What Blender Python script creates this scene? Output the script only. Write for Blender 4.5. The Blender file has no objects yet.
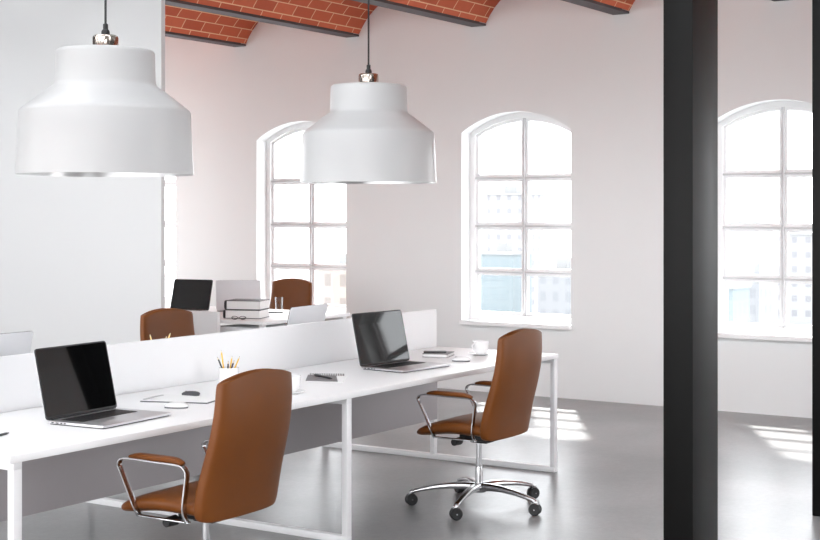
import bpy, bmesh, math, random
from math import sin, cos, pi, radians as R
from mathutils import Vector, Matrix, Euler

random.seed(7)
sc = bpy.context.scene
COL = sc.collection

# ------------------------------------------------------------------ room numbers (metres)
# X runs along the desks towards the window wall, Y to the left, Z up
UW = 10.936          # inner face of the window wall
TH = R(32.975)       # camera heading
H = 1.6216           # eye height
DT = 0.74            # desk top height
BEAM_Z = 3.323
BEAM_Y = [9.086 - 1.4064 * k for k in range(-2, 10)]
FLANGE = 0.15
FILL_SHEDS = [(0.4, 4.0, 1.15, 4.93), (4.3, 7.5, 4.85, 4.70)]      # x0, x1, ridge x, ridge z of roof teeth added to let in light

# ------------------------------------------------------------------ materials
def new_mat(name):
    m = bpy.data.materials.new(name); m.use_nodes = True
    nt = m.node_tree
    b = next(n for n in nt.nodes if n.type == 'BSDF_PRINCIPLED')
    return m, nt, b

def srgb(r, g, b):
    f = lambda c: (c / 255 / 12.92) if c / 255 <= 0.04045 else ((c / 255 + 0.055) / 1.055) ** 2.4
    return (f(r), f(g), f(b), 1)

def simple(name, col, rough=0.5, metal=0.0, noise=0.0, nscale=40, bump=0.0, bscale=200, spec=0.5, coat=0.0):
    m, nt, b = new_mat(name)
    b.inputs['Base Color'].default_value = col
    b.inputs['Roughness'].default_value = rough
    b.inputs['Metallic'].default_value = metal
    b.inputs['Specular IOR Level'].default_value = spec
    b.inputs['Coat Weight'].default_value = coat
    tc = nt.nodes.new('ShaderNodeTexCoord')
    if noise > 0:
        n = nt.nodes.new('ShaderNodeTexNoise'); n.inputs['Scale'].default_value = nscale
        n.inputs['Detail'].default_value = 4
        nt.links.new(tc.outputs['Object'], n.inputs['Vector'])
        mx = nt.nodes.new('ShaderNodeMix'); mx.data_type = 'RGBA'
        c = Vector(col[:3])
        mx.inputs['A'].default_value = (*(c * (1 - noise)), 1)
        mx.inputs['B'].default_value = (*[min(1, x) for x in c * (1 + noise)], 1)
        nt.links.new(n.outputs['Fac'], mx.inputs['Factor'])
        nt.links.new(mx.outputs['Result'], b.inputs['Base Color'])
    if bump > 0:
        n2 = nt.nodes.new('ShaderNodeTexNoise'); n2.inputs['Scale'].default_value = bscale
        n2.inputs['Detail'].default_value = 3
        nt.links.new(tc.outputs['Object'], n2.inputs['Vector'])
        bp = nt.nodes.new('ShaderNodeBump'); bp.inputs['Strength'].default_value = bump
        bp.inputs['Distance'].default_value = 0.002
        nt.links.new(n2.outputs['Fac'], bp.inputs['Height'])
        nt.links.new(bp.outputs['Normal'], b.inputs['Normal'])
    return m

M = {}
M['plaster'] = simple('white_plaster', (0.79, 0.80, 0.80, 1), 0.85, noise=0.012, nscale=2.5, bump=0.15, bscale=60)
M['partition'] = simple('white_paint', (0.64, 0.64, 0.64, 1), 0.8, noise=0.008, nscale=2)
M['desk'] = simple('white_laminate', (0.87, 0.87, 0.875, 1), 0.38, noise=0.006, nscale=30)
M['panel'] = simple('white_panel', (0.85, 0.855, 0.865, 1), 0.5, noise=0.006, nscale=20)
M['modesty'] = simple('shaded_white_panel', srgb(172, 167, 169), 0.6, noise=0.01, nscale=20)  # white panel, with the under-desk shade put into its colour
M['white_metal'] = simple('white_powder_coat', (0.82, 0.82, 0.83, 1), 0.4, noise=0.006, nscale=60)
M['leather'] = simple('tan_leather', (0.165, 0.050, 0.0085, 1), 0.38, noise=0.14, nscale=7, bump=0.3, bscale=350, spec=0.26)
M['chrome'] = simple('chrome', (0.56, 0.56, 0.57, 1), 0.17, metal=1.0, noise=0.02, nscale=20)
M['black_plastic'] = simple('black_plastic', (0.012, 0.012, 0.013, 1), 0.45, noise=0.1, nscale=50)
M['black_steel'] = simple('black_steel', (0.0035, 0.0035, 0.0034, 1), 0.42, noise=0.1, nscale=4, spec=0.14)
M['beam'] = simple('beam_steel', srgb(76, 69, 71), 0.6, noise=0.08, nscale=8)
M['lamp_white'] = simple('white_enamel', (0.53, 0.53, 0.53, 1), 0.32, noise=0.004, nscale=10, spec=0.5)
M['lamp_inner'] = simple('polished_lining', (0.55, 0.55, 0.55, 1), 0.30, metal=1.0, noise=0.02, nscale=5)
M['bronze'] = simple('polished_bronze', srgb(206, 195, 184), 0.16, metal=1.0, noise=0.05, nscale=15)
M['cord'] = simple('black_cord', (0.02, 0.02, 0.022, 1), 0.6, noise=0.1, nscale=90)
M['alu'] = simple('aluminium', (0.62, 0.62, 0.635, 1), 0.34, metal=0.85, noise=0.015, nscale=90)
M['alu_light'] = simple('light_aluminium', (0.74, 0.75, 0.77, 1), 0.42, metal=0.55, noise=0.01, nscale=90)
M['screen'] = simple('black_glass', (0.0025, 0.0025, 0.0028, 1), 0.03, noise=0.02, nscale=5, spec=0.42)
M['keys'] = simple('black_keys', (0.012, 0.012, 0.013, 1), 0.5, noise=0.1, nscale=200)
M['paper'] = simple('white_paper', (0.86, 0.86, 0.855, 1), 0.8, noise=0.01, nscale=60)
M['grey_cover'] = simple('grey_cover', srgb(120, 118, 120), 0.55, noise=0.04, nscale=60)
M['dark_cover'] = simple('dark_cover', srgb(62, 60, 64), 0.45, noise=0.06, nscale=60)
M['dark_grey'] = simple('dark_grey_plastic', srgb(70, 70, 74), 0.35, noise=0.05, nscale=60)
M['ceramic'] = simple('white_ceramic', (0.86, 0.86, 0.86, 1), 0.22, noise=0.005, nscale=30)
M['yellow'] = simple('yellow_pencil', srgb(236, 190, 70), 0.45, noise=0.05, nscale=80)
M['pale_yellow'] = simple('pale_yellow_pencil', srgb(250, 216, 140), 0.45, noise=0.04, nscale=80)
M['navy'] = simple('navy_pencil', srgb(58, 50, 78), 0.45, noise=0.05, nscale=80)
M['charcoal'] = simple('charcoal_pencil', srgb(58, 58, 60), 0.45, noise=0.05, nscale=80)
M['wood'] = simple('bare_wood', srgb(226, 205, 170), 0.7, noise=0.06, nscale=90)
M['coffee'] = simple('coffee', srgb(70, 38, 20), 0.1, noise=0.05, nscale=60)
M['win_white'] = simple('white_window_paint', (0.88, 0.88, 0.885, 1), 0.45, noise=0.006, nscale=20)
M['win_bar'] = simple('grey_white_window_paint', (0.60, 0.60, 0.61, 1), 0.45, noise=0.006, nscale=20)
M['ground'] = simple('pale_ground', (0.42, 0.42, 0.42, 1), 0.9, noise=0.1, nscale=0.1)

def glass_mat(name, tint, amt):
    m = bpy.data.materials.new(name); m.use_nodes = True; nt = m.node_tree
    for n in list(nt.nodes): nt.nodes.remove(n)
    out = nt.nodes.new('ShaderNodeOutputMaterial')
    tr = nt.nodes.new('ShaderNodeBsdfTransparent'); tr.inputs['Color'].default_value = tint
    gl = nt.nodes.new('ShaderNodeBsdfGlossy'); gl.inputs['Roughness'].default_value = 0.02
    lw = nt.nodes.new('ShaderNodeFresnel'); lw.inputs['IOR'].default_value = 1.45
    mul = nt.nodes.new('ShaderNodeMath'); mul.operation = 'MULTIPLY'; mul.inputs[1].default_value = amt
    mx = nt.nodes.new('ShaderNodeMixShader')
    nt.links.new(lw.outputs['Fac'], mul.inputs[0]); nt.links.new(mul.outputs[0], mx.inputs['Fac'])
    nt.links.new(tr.outputs[0], mx.inputs[1]); nt.links.new(gl.outputs[0], mx.inputs[2])
    nt.links.new(mx.outputs[0], out.inputs['Surface'])
    return m
M['pane'] = glass_mat('window_glass', (0.97, 0.98, 0.985, 1), 0.8)
M['glass'] = glass_mat('tumbler_glass', (0.96, 0.96, 0.96, 1), 0.5)

def floor_mat():
    m, nt, b = new_mat('polished_concrete')
    tc = nt.nodes.new('ShaderNodeTexCoord')
    n1 = nt.nodes.new('ShaderNodeTexNoise'); n1.inputs['Scale'].default_value = 0.9; n1.inputs['Detail'].default_value = 5
    n1.inputs['Roughness'].default_value = 0.5
    n2 = nt.nodes.new('ShaderNodeTexNoise'); n2.inputs['Scale'].default_value = 26; n2.inputs['Detail'].default_value = 8; n2.inputs['Roughness'].default_value = 0.7
    nt.links.new(tc.outputs['Object'], n1.inputs['Vector']); nt.links.new(tc.outputs['Object'], n2.inputs['Vector'])
    r1 = nt.nodes.new('ShaderNodeValToRGB')
    r1.color_ramp.elements[0].position = 0.3; r1.color_ramp.elements[0].color = srgb(136, 135, 136)
    r1.color_ramp.elements[1].position = 0.72; r1.color_ramp.elements[1].color = srgb(176, 175, 176)
    nt.links.new(n1.outputs['Fac'], r1.inputs['Fac'])
    mx = nt.nodes.new('ShaderNodeMix'); mx.data_type = 'RGBA'; mx.blend_type = 'MULTIPLY'
    mx.inputs['Factor'].default_value = 0.62
    nt.links.new(r1.outputs['Color'], mx.inputs['A']); nt.links.new(n2.outputs['Color'], mx.inputs['B'])
    bw = nt.nodes.new('ShaderNodeHueSaturation'); bw.inputs['Saturation'].default_value = 0.08
    nt.links.new(mx.outputs['Result'], bw.inputs['Color'])
    nt.links.new(bw.outputs['Color'], b.inputs['Base Color'])
    mr = nt.nodes.new('ShaderNodeMapRange')
    mr.inputs['From Min'].default_value = 0.3; mr.inputs['From Max'].default_value = 0.7
    mr.inputs['To Min'].default_value = 0.27; mr.inputs['To Max'].default_value = 0.31
    nt.links.new(n1.outputs['Fac'], mr.inputs['Value']); b.inputs['Roughness'].default_value = 0.32
    b.inputs['Specular IOR Level'].default_value = 0.62
    bp = nt.nodes.new('ShaderNodeBump'); bp.inputs['Strength'].default_value = 0.16; bp.inputs['Distance'].default_value = 0.003
    nt.links.new(n2.outputs['Fac'], bp.inputs['Height']); nt.links.new(bp.outputs['Normal'], b.inputs['Normal'])
    return m
M['floor'] = floor_mat()

def brick_mat():
    m, nt, b = new_mat('vault_brick')
    uv = nt.nodes.new('ShaderNodeUVMap')
    br = nt.nodes.new('ShaderNodeTexBrick')
    br.inputs['Scale'].default_value = 1.0
    br.inputs['Brick Width'].default_value = 0.275
    br.inputs['Row Height'].default_value = 0.108
    br.inputs['Mortar Size'].default_value = 0.0055
    br.inputs['Mortar Smooth'].default_value = 0.2
    br.inputs['Color1'].default_value = srgb(212, 110, 76)
    br.inputs['Color2'].default_value = srgb(180, 84, 56)
    br.inputs['Mortar'].default_value = srgb(236, 196, 156)
    nt.links.new(uv.outputs['UV'], br.inputs['Vector'])
    n = nt.nodes.new('ShaderNodeTexNoise'); n.inputs['Scale'].default_value = 18; n.inputs['Detail'].default_value = 5
    nt.links.new(uv.outputs['UV'], n.inputs['Vector'])
    mx = nt.nodes.new('ShaderNodeMix'); mx.data_type = 'RGBA'; mx.blend_type = 'MULTIPLY'
    mx.inputs['Factor'].default_value = 0.35
    nt.links.new(br.outputs['Color'], mx.inputs['A'])
    rr = nt.nodes.new('ShaderNodeValToRGB')
    rr.color_ramp.elements[0].color = (0.62, 0.62, 0.62, 1); rr.color_ramp.elements[1].color = (1, 1, 1, 1)
    nt.links.new(n.outputs['Fac'], rr.inputs['Fac']); nt.links.new(rr.outputs['Color'], mx.inputs['B'])
    nt.links.new(mx.outputs['Result'], b.inputs['Base Color'])
    b.inputs['Roughness'].default_value = 0.85
    bp = nt.nodes.new('ShaderNodeBump'); bp.inputs['Strength'].default_value = 0.5; bp.inputs['Distance'].default_value = 0.004
    bp.invert = True
    nt.links.new(br.outputs['Fac'], bp.inputs['Height']); nt.links.new(bp.outputs['Normal'], b.inputs['Normal'])
    return m
M['brick'] = brick_mat()

def facade_mat(name, wall, win, wx=3.0, hz=3.2, mort=0.9):
    m, nt, b = new_mat(name)
    tc = nt.nodes.new('ShaderNodeTexCoord')
    sep = nt.nodes.new('ShaderNodeSeparateXYZ'); nt.links.new(tc.outputs['Object'], sep.inputs[0])
    ad = nt.nodes.new('ShaderNodeMath'); ad.operation = 'ADD'
    nt.links.new(sep.outputs['X'], ad.inputs[0]); nt.links.new(sep.outputs['Y'], ad.inputs[1])
    cb = nt.nodes.new('ShaderNodeCombineXYZ')
    nt.links.new(ad.outputs[0], cb.inputs['X']); nt.links.new(sep.outputs['Z'], cb.inputs['Y'])
    br = nt.nodes.new('ShaderNodeTexBrick'); br.offset = 0.0
    br.inputs['Scale'].default_value = 1.0
    br.inputs['Brick Width'].default_value = wx; br.inputs['Row Height'].default_value = hz
    br.inputs['Mortar Size'].default_value = mort
    br.inputs['Mortar Smooth'].default_value = 0.0
    br.inputs['Color1'].default_value = win; br.inputs['Color2'].default_value = win
    br.inputs['Mortar'].default_value = wall
    nt.links.new(cb.outputs[0], br.inputs['Vector'])
    nt.links.new(br.outputs['Color'], b.inputs['Base Color'])
    b.inputs['Roughness'].default_value = 0.8
    return m

# ------------------------------------------------------------------ mesh helper
class MB:
    def __init__(self): self.bm = bmesh.new()
    def _xf(self, verts, mat):
        if mat is not None: bmesh.ops.transform(self.bm, matrix=mat, verts=verts)
    def box(self, c, s, bev=0.0, seg=2, mat=None):
        r = bmesh.ops.create_cube(self.bm, size=1.0)
        vs = r['verts']
        for v in vs: v.co = Vector((v.co.x * s[0] + c[0], v.co.y * s[1] + c[1], v.co.z * s[2] + c[2]))
        if bev > 0:
            es = list({e for v in vs for e in v.link_edges})
            rb = bmesh.ops.bevel(self.bm, geom=es, offset=bev, segments=seg, affect='EDGES', profile=0.5)
            vs = list({v for f in rb['faces'] for v in f.verts} | {v for v in vs if v.is_valid})
        self._xf([v for v in vs if v.is_valid], mat)
        return self
    def loft(self, rings, cap=True, closed=True, mat=None):
        b = self.bm
        vr = [[b.verts.new(p) for p in r] for r in rings]
        n = len(rings[0])
        for a, c in zip(vr[:-1], vr[1:]):
            for i in range(n if closed else n - 1):
                j = (i + 1) % n
                b.faces.new((a[i], a[j], c[j], c[i]))
        if cap:
            b.faces.new(list(reversed(vr[0]))); b.faces.new(vr[-1])
        self._xf([v for r in vr for v in r], mat)
        return self
    def lathe(self, prof, n=48, cap=False, mat=None):
        rings = [[(r * cos(2 * pi * i / n), r * sin(2 * pi * i / n), z) for i in range(n)] for r, z in prof]
        return self.loft(rings, cap=cap, mat=mat)
    def cyl(self, p0, p1, r0, r1=None, n=16, cap=True):
        return self.tube([p0, p1], [r0, r0 if r1 is None else r1], n=n, cap=cap)
    def tube(self, pts, rad, n=12, cap=True, flat=(1, 1), up=(0, 0, 1)):
        pts = [Vector(p) for p in pts]
        if not isinstance(rad, (list, tuple)): rad = [rad] * len(pts)
        rings = []
        prev = None
        for i, p in enumerate(pts):
            if i == 0: t = pts[1] - p
            elif i == len(pts) - 1: t = p - pts[i - 1]
            else: t = (pts[i + 1] - p).normalized() + (p - pts[i - 1]).normalized()
            t.normalize()
            if prev is None:
                u = Vector(up)
                if abs(t.dot(u)) > 0.95: u = Vector((1, 0, 0))
                a = t.cross(u).normalized()
            else:
                a = (prev - t * prev.dot(t)).normalized()
            prev = a
            bb = a.cross(t).normalized()
            rings.append([p + a * (cos(2 * pi * k / n) * rad[i] * flat[0]) + bb * (sin(2 * pi * k / n) * rad[i] * flat[1]) for k in range(n)])
        return self.loft(rings, cap=cap)
    def strip(self, pts, w, t, axis=(1, 0, 0), bev=True):
        # flat band: rectangular section of width w along axis, thickness t in the plane of the path
        ax = Vector(axis).normalized(); pts = [Vector(p) for p in pts]; rings = []
        for i, p in enumerate(pts):
            if i == 0: d = pts[1] - p
            elif i == len(pts) - 1: d = p - pts[i - 1]
            else: d = (pts[i + 1] - p).normalized() + (p - pts[i - 1]).normalized()
            d.normalize(); nrm = ax.cross(d).normalized()
            hw, ht = w / 2, t / 2; k = 0.7
            rings.append([p + ax * x + nrm * y for x, y in ((-hw, -ht * k), (-hw * k, -ht), (hw * k, -ht), (hw, -ht * k), (hw, ht * k), (hw * k, ht), (-hw * k, ht), (-hw, ht * k))])
        return self.loft(rings)
    def poly(self, pts, z0, z1, bev=0.0, mat=None):
        b = self.bm
        lo = [b.verts.new((x, y, z0)) for x, y in pts]; hi = [b.verts.new((x, y, z1)) for x, y in pts]
        n = len(pts)
        fs = [b.faces.new(list(reversed(lo))), b.faces.new(hi)]
        for i in range(n):
            b.faces.new((lo[i], lo[(i + 1) % n], hi[(i + 1) % n], hi[i]))
        vs = lo + hi
        if bev > 0:
            es = [e for e in hi[0].link_edges for _ in (0,)]
            es = [b.edges.get((hi[i], hi[(i + 1) % n])) for i in range(n)] + [b.edges.get((lo[i], lo[(i + 1) % n])) for i in range(n)]
            r = bmesh.ops.bevel(b, geom=es, offset=bev, segments=2, affect='EDGES', profile=0.5)
            vs = list({v for f in r['faces'] for v in f.verts} | {v for v in vs if v.is_valid})
        self._xf([v for v in vs if v.is_valid], mat)
        return self
    def build(self, name, mat, parent=None, smooth=True, angle=35, subsurf=0, loc=None, rz=0, recalc=True):
        if recalc: bmesh.ops.recalc_face_normals(self.bm, faces=self.bm.faces)
        me = bpy.data.meshes.new(name); self.bm.to_mesh(me); self.bm.free()
        me.materials.append(mat)
        if smooth:
            me.polygons.foreach_set('use_smooth', [True] * len(me.polygons))
            if not subsurf: me.set_sharp_from_angle(angle=R(angle))
        o = bpy.data.objects.new(name, me); COL.objects.link(o)
        if parent is not None: o.parent = parent
        if loc is not None: o.location = loc
        if rz: o.rotation_euler = (0, 0, rz)
        if subsurf:
            md = o.modifiers.new('round', 'SUBSURF'); md.levels = subsurf; md.render_levels = subsurf
        return o

def tag(o, label=None, cat=None, group=None, kind=None):
    if label: o['label'] = label
    if cat: o['category'] = cat
    if group: o['group'] = group
    if kind: o['kind'] = kind
    return o

def thing(name, label, cat, loc=(0, 0, 0), rz=0, group=None):
    o = bpy.data.objects.new(name, None); COL.objects.link(o)
    o.empty_display_size = 0.1
    o.location = loc; o.rotation_euler = (0, 0, rz)
    return tag(o, label, cat, group)

def dup(root, loc, rz, label, group=None):
    def rec(o, parent):
        c = o.copy(); COL.objects.link(c); c.parent = parent
        for ch in o.children: rec(ch, c)
        return c
    r = rec(root, None)
    r.location = loc; r.rotation_euler = (0, 0, rz)
    r['label'] = label
    if group: r['group'] = group
    return r

def rrect(x0, x1, y0, y1, r, n=5):
    pts = []
    for cx, cy, a0 in ((x1 - r, y0 + r, -pi / 2), (x1 - r, y1 - r, 0), (x0 + r, y1 - r, pi / 2), (x0 + r, y0 + r, pi)):
        for i in range(n + 1):
            a = a0 + i / n * pi / 2
            pts.append((cx + r * cos(a), cy + r * sin(a)))
    return pts

# ------------------------------------------------------------------ the room
WIN_W = 1.114; SILL_Z = 0.64; SPRING = 2.36; CROWN = 2.535
ROOM_X0, ROOM_Y0, ROOM_Y1, WALL_TOP = -3.0, -3.2, 11.7, 4.05

def arch_pts(y0, y1, spring, crown, n=24):
    w = (y1 - y0) / 2; rise = crown - spring
    rad = (w * w + rise * rise) / (2 * rise); a = math.asin(w / rad); c = (y0 + y1) / 2
    return [(c + rad * sin(-a + 2 * a * i / n), crown - rad + rad * cos(-a + 2 * a * i / n)) for i in range(n + 1)]

def wall_openings(name, length0, length1, top, opens, thick, place, mat):
    """opens: (a0, a1, sill, spring, crown); place(a, depth, z) -> point"""
    m = MB(); b = m.bm
    inward = (Vector(place(0, 0, 0)) - Vector(place(0, 1, 0))).normalized()
    def quad(ps, toward):
        f = b.faces.new([b.verts.new(p) for p in ps]); f.normal_update()
        if f.normal.dot(toward) < 0: f.normal_flip()
    for d, tw in ((0.0, inward), (thick, -inward)):
        cur = length0
        for a0, a1, sill, spring, crown in sorted(opens):
            quad([place(cur, d, 0), place(a0, d, 0), place(a0, d, top), place(cur, d, top)], tw)
            quad([place(a0, d, 0), place(a1, d, 0), place(a1, d, sill), place(a0, d, sill)], tw)
            ap = arch_pts(a0, a1, spring, crown)
            for (p, q), (r, s) in zip(ap[:-1], ap[1:]):
                quad([place(p, d, q), place(r, d, s), place(r, d, top), place(p, d, top)], tw)
            cur = a1
        quad([place(cur, d, 0), place(length1, d, 0), place(length1, d, top), place(cur, d, top)], tw)
    for a0, a1, sill, spring, crown in opens:
        ring = [(a0, sill)] + arch_pts(a0, a1, spring, crown) + [(a1, sill)]
        cen = Vector(place((a0 + a1) / 2, thick / 2, (sill + spring) / 2))
        for i in range(len(ring)):
            p, q = ring[i], ring[(i + 1) % len(ring)]
            quad([place(p[0], 0, p[1]), place(q[0], 0, q[1]), place(q[0], thick, q[1]), place(p[0], thick, p[1])], cen - Vector(place((p[0] + q[0]) / 2, thick / 2, (p[1] + q[1]) / 2)))
    mid = (length0 + length1) / 2
    for a in (length0, length1):
        quad([place(a, 0, 0), place(a, thick, 0), place(a, thick, top), place(a, 0, top)], Vector(place(a, 0, 0)) - Vector(place(mid, 0, 0)))
    quad([place(length0, 0, top), place(length1, 0, top), place(length1, thick, top), place(length0, thick, top)], Vector((0, 0, 1)))
    o = m.build(name, mat, smooth=False, recalc=False)
    return tag(o, kind='structure')

win_y = [-2.55, 0.08, 3.036, 5.418, 7.832, 10.045]          # right edge of each opening
opens_back = [(y, y + WIN_W, SILL_Z - 0.034, SPRING, CROWN) for y in win_y]
wall_openings('wall_back', ROOM_Y0, ROOM_Y1, WALL_TOP, opens_back, 0.32, lambda a, d, z: (UW + d, a, z), M['plaster'])
opens_right = [(1.2, 1.2 + WIN_W, SILL_Z, SPRING, CROWN), (7.3, 10.3, 0.3, 2.85, 3.15)]  # unseen openings, added to bring daylight in from the right
wall_openings('wall_right', ROOM_X0, UW, WALL_TOP, opens_right, 0.32, lambda a, d, z: (a, ROOM_Y0 - d, z), M['plaster'])
opens_rear = [(y, y + 2.1, 0.25, 2.9, 3.15) for y in (-2.6, 0.1, 2.8, 5.5, 8.2)]  # large unseen openings behind the camera, added to brighten the room
wall_openings('wall_rear', ROOM_Y0, ROOM_Y1, WALL_TOP, opens_rear, 0.32, lambda a, d, z: (ROOM_X0 - d, a, z), M['plaster'])

wall_openings('wall_left', ROOM_X0, UW, WALL_TOP, [(8.6, 10.6, 0.3, 2.85, 3.1), (-1.6, 0.4, 0.3, 2.85, 3.1)], 0.32, lambda a, d, z: (a, ROOM_Y1 + d, z), M['plaster'])  # both openings are unseen, added for more daylight from the left
# white partition standing out from the left wall, in front of the window wall
tag(MB().box((7.60, (7.103 + ROOM_Y1) / 2, WALL_TOP / 2 - 0.02), (0.04, ROOM_Y1 - 7.103, WALL_TOP - 0.04)).build('wall_partition', M['partition']), kind='structure')
tag(MB().box(((ROOM_X0 + UW) / 2, (ROOM_Y0 + ROOM_Y1) / 2, -0.1), (UW - ROOM_X0 + 0.64, ROOM_Y1 - ROOM_Y0 + 0.64, 0.2)).build('floor', M['floor']), kind='structure')

# brick vaults between the beams
def vaults():
    m = MB(); b = m.bm; uvl = b.loops.layers.uv.new('UVMap')
    rise, n = 0.38, 20
    for k in range(len(BEAM_Y) - 1):
        ya, yb = BEAM_Y[k] - 0.0, BEAM_Y[k + 1] + FLANGE
        ya -= 0.0
        w = (ya - yb) / 2; cy = (ya + yb) / 2
        rad = (w * w + rise * rise) / (2 * rise); a = math.asin(min(1, w / rad))
        zc = BEAM_Z + 0.024 + rise - rad
        shift = 0.09 * k + 0.05
        for x0, x1 in ((ROOM_X0, FILL_SHEDS[0][0]), (FILL_SHEDS[-1][1], UW)):
          for i in range(n):
            a0 = -a + 2 * a * i / n; a1 = -a + 2 * a * (i + 1) / n
            P = lambda x, t: (x, cy + rad * sin(t), zc + rad * cos(t))
            f = b.faces.new([b.verts.new(p) for p in (P(x0, a0), P(x1, a0), P(x1, a1), P(x0, a1))])
            for l, (x, t) in zip(f.loops, ((x0, a0), (x1, a0), (x1, a1), (x0, a1))):
                l[uvl].uv = (x + shift, (t + a) * rad + 0.02)
    bmesh.ops.remove_doubles(b, verts=b.verts, dist=1e-5)
    o = m.build('ceiling', M['brick'], smooth=True, angle=50)
    return tag(o, kind='structure')
vaults()
# roof slab with unseen shed openings added to light the desks from above
YC, YL = (ROOM_Y0 + ROOM_Y1) / 2, ROOM_Y1 - ROOM_Y0 + 0.64
rf = MB()
XZ = Matrix(((1, 0, 0, 0), (0, 0, 1, 0), (0, 1, 0, 0), (0, 0, 0, 1)))
edges = [ROOM_X0 - 0.32] + [q for sh in FILL_SHEDS for q in sh[:2]] + [UW + 0.32]
for xa, xb in zip(edges[0::2], edges[1::2]):
    rf.box(((xa + xb) / 2, YC, WALL_TOP + 0.1), (xb - xa, YL, 0.2))
for sx0, sx1, rx, rz_ in FILL_SHEDS:
    rf.box((sx0 - 0.06, YC, 3.87), (0.12, YL, 0.36)); rf.box((sx1 + 0.06, YC, 3.87), (0.12, YL, 0.36))
    rf.poly([(sx1, WALL_TOP), (sx1 + 0.2, WALL_TOP + 0.05), (rx, rz_ + 0.15), (rx, rz_)], ROOM_Y0, ROOM_Y1, mat=XZ)
    for y in (ROOM_Y0 - 0.1, ROOM_Y1 + 0.1):
        rf.poly([(sx0, WALL_TOP), (sx1, WALL_TOP), (rx, rz_)], y - 0.1, y + 0.1, mat=XZ)
tag(rf.build('roof', M['plaster'], smooth=False), kind='structure')

for k, y in enumerate(BEAM_Y):
    m = MB()
    L = UW - ROOM_X0; cx = (UW + ROOM_X0) / 2
    m.box((cx, y + FLANGE / 2, BEAM_Z + 0.010), (L, FLANGE, 0.020))
    m.box((cx, y + FLANGE / 2, BEAM_Z + 0.18), (L, 0.014, 0.32))
    m.box((cx, y + FLANGE / 2, BEAM_Z + 0.345), (L, FLANGE, 0.016))
    tag(m.build('trim_%d' % (k + 1), M['beam'], smooth=False), kind='structure')

# ---- windows of the back wall
def window(n, y0, label):
    root = thing('window_%d' % n, label, None)
    del_cat = root
    tag(root, kind='structure')
    y1 = y0 + WIN_W; cx = UW + 0.19; d = 0.07
    f = MB(); b = f.bm
    # outer arched frame
    def ring(inset):
        return [(y0 + inset, SILL_Z + inset)] + arch_pts(y0 + inset, y1 - inset, SPRING - inset * 0.35, CROWN - inset) + [(y1 - inset, SILL_Z + inset)]
    def frame(mb, o_in, i_in, xc, dep):
        bb = mb.bm; A, B = ring(o_in), ring(i_in); n_ = len(A)
        V = [[bb.verts.new((xc + s * dep / 2, p[0], p[1])) for p in Rr] for Rr in (A, B) for s in (-1, 1)]
        a0, a1, b0, b1 = V
        for i in range(n_):
            j = (i + 1) % n_
            for q in ((a0[i], a0[j], b0[j], b0[i]), (a1[i], a1[j], b1[j], b1[i]), (b0[i], b0[j], b1[j], b1[i]), (a0[i], a0[j], a1[j], a1[i])):
                bb.faces.new(q)
    frame(f, 0.0, 0.05, cx, d)
    f.build('frame', M['win_white'], root, smooth=True, angle=30)
    yc = (y0 + y1) / 2
    ml = MB()
    ml.box((cx - 0.005, yc, (SILL_Z + CROWN) / 2), (0.05, 0.02, CROWN - SILL_Z - 0.06), 0.003)
    for z in (1.085, 1.505, 1.945):
        ml.box((cx - 0.003, yc, z), (0.045, WIN_W - 0.08, 0.017), 0.003)
    ml.build('glazing_bar', M['win_bar'], root, smooth=True, angle=30)
    # the slim sash round every pane
    sash = MB()
    zs = [SILL_Z + 0.05, 1.085, 1.505, 1.945]
    t = 0.026
    for s in (0, 1):
        ya, yb = (y0 + 0.05, yc - 0.008) if s == 0 else (yc + 0.008, y1 - 0.05)
        for k in range(4):
            za = zs[k] + (0.007 if k else 0); zb = (zs[k + 1] - 0.007) if k < 3 else None
            if zb:
                sash.box((cx + 0.012, ya + t / 2, (za + zb) / 2), (0.03, t, zb - za))
                sash.box((cx + 0.012, yb - t / 2, (za + zb) / 2), (0.03, t, zb - za))
                sash.box((cx + 0.012, (ya + yb) / 2, za + t / 2), (0.03, yb - ya - 2 * t, t))
                sash.box((cx + 0.012, (ya + yb) / 2, zb - t / 2), (0.03, yb - ya - 2 * t, t))
            else:
                zt = SPRING - 0.02
                inner = ya if s == 1 else yb; sg = 1 if s == 1 else -1
                sash.box((cx + 0.012, inner + sg * t / 2, (za + CROWN - 0.06) / 2), (0.03, t, CROWN - 0.06 - za))
                outer = yb if s == 1 else ya
                sash.box((cx + 0.012, outer - sg * t / 2, (za + zt) / 2), (0.03, t, zt - za))
                sash.box((cx + 0.012, (ya + yb) / 2, za + t / 2), (0.03, yb - ya - 2 * t, t))
    frame(sash, 0.045, 0.0775, cx + 0.012, 0.034)
    sash.build('sash', M['win_white'], root, smooth=True, angle=30)
    p = MB(); bb = p.bm
    rg = ring(0.05)
    for xx in (cx + 0.010, cx + 0.015):
        bb.faces.new([bb.verts.new((xx, a, z)) for a, z in rg])
    p.build('pane', M['pane'], root, smooth=False, recalc=False)
    s = MB()
    s.box((UW + 0.06, yc, SILL_Z - 0.017), (0.20, WIN_W + 0.0, 0.034))
    s.box((UW - 0.014, yc, SILL_Z - 0.017), (0.028, WIN_W + 0.02, 0.034), 0.004)
    s.build('sill', M['win_white'], root, smooth=True, angle=30)
    return root
wl = ['arched window beyond the right edge of the photo', 'arched window further along the wall to the right',
      'arched white window between the two black columns', 'arched white window behind the right office chair',
      'arched white window partly hidden by the right pendant lamp', 'sliver of arched window beside the white partition wall']
for i, y in enumerate(win_y): window(i + 1, y, wl[i])

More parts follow.
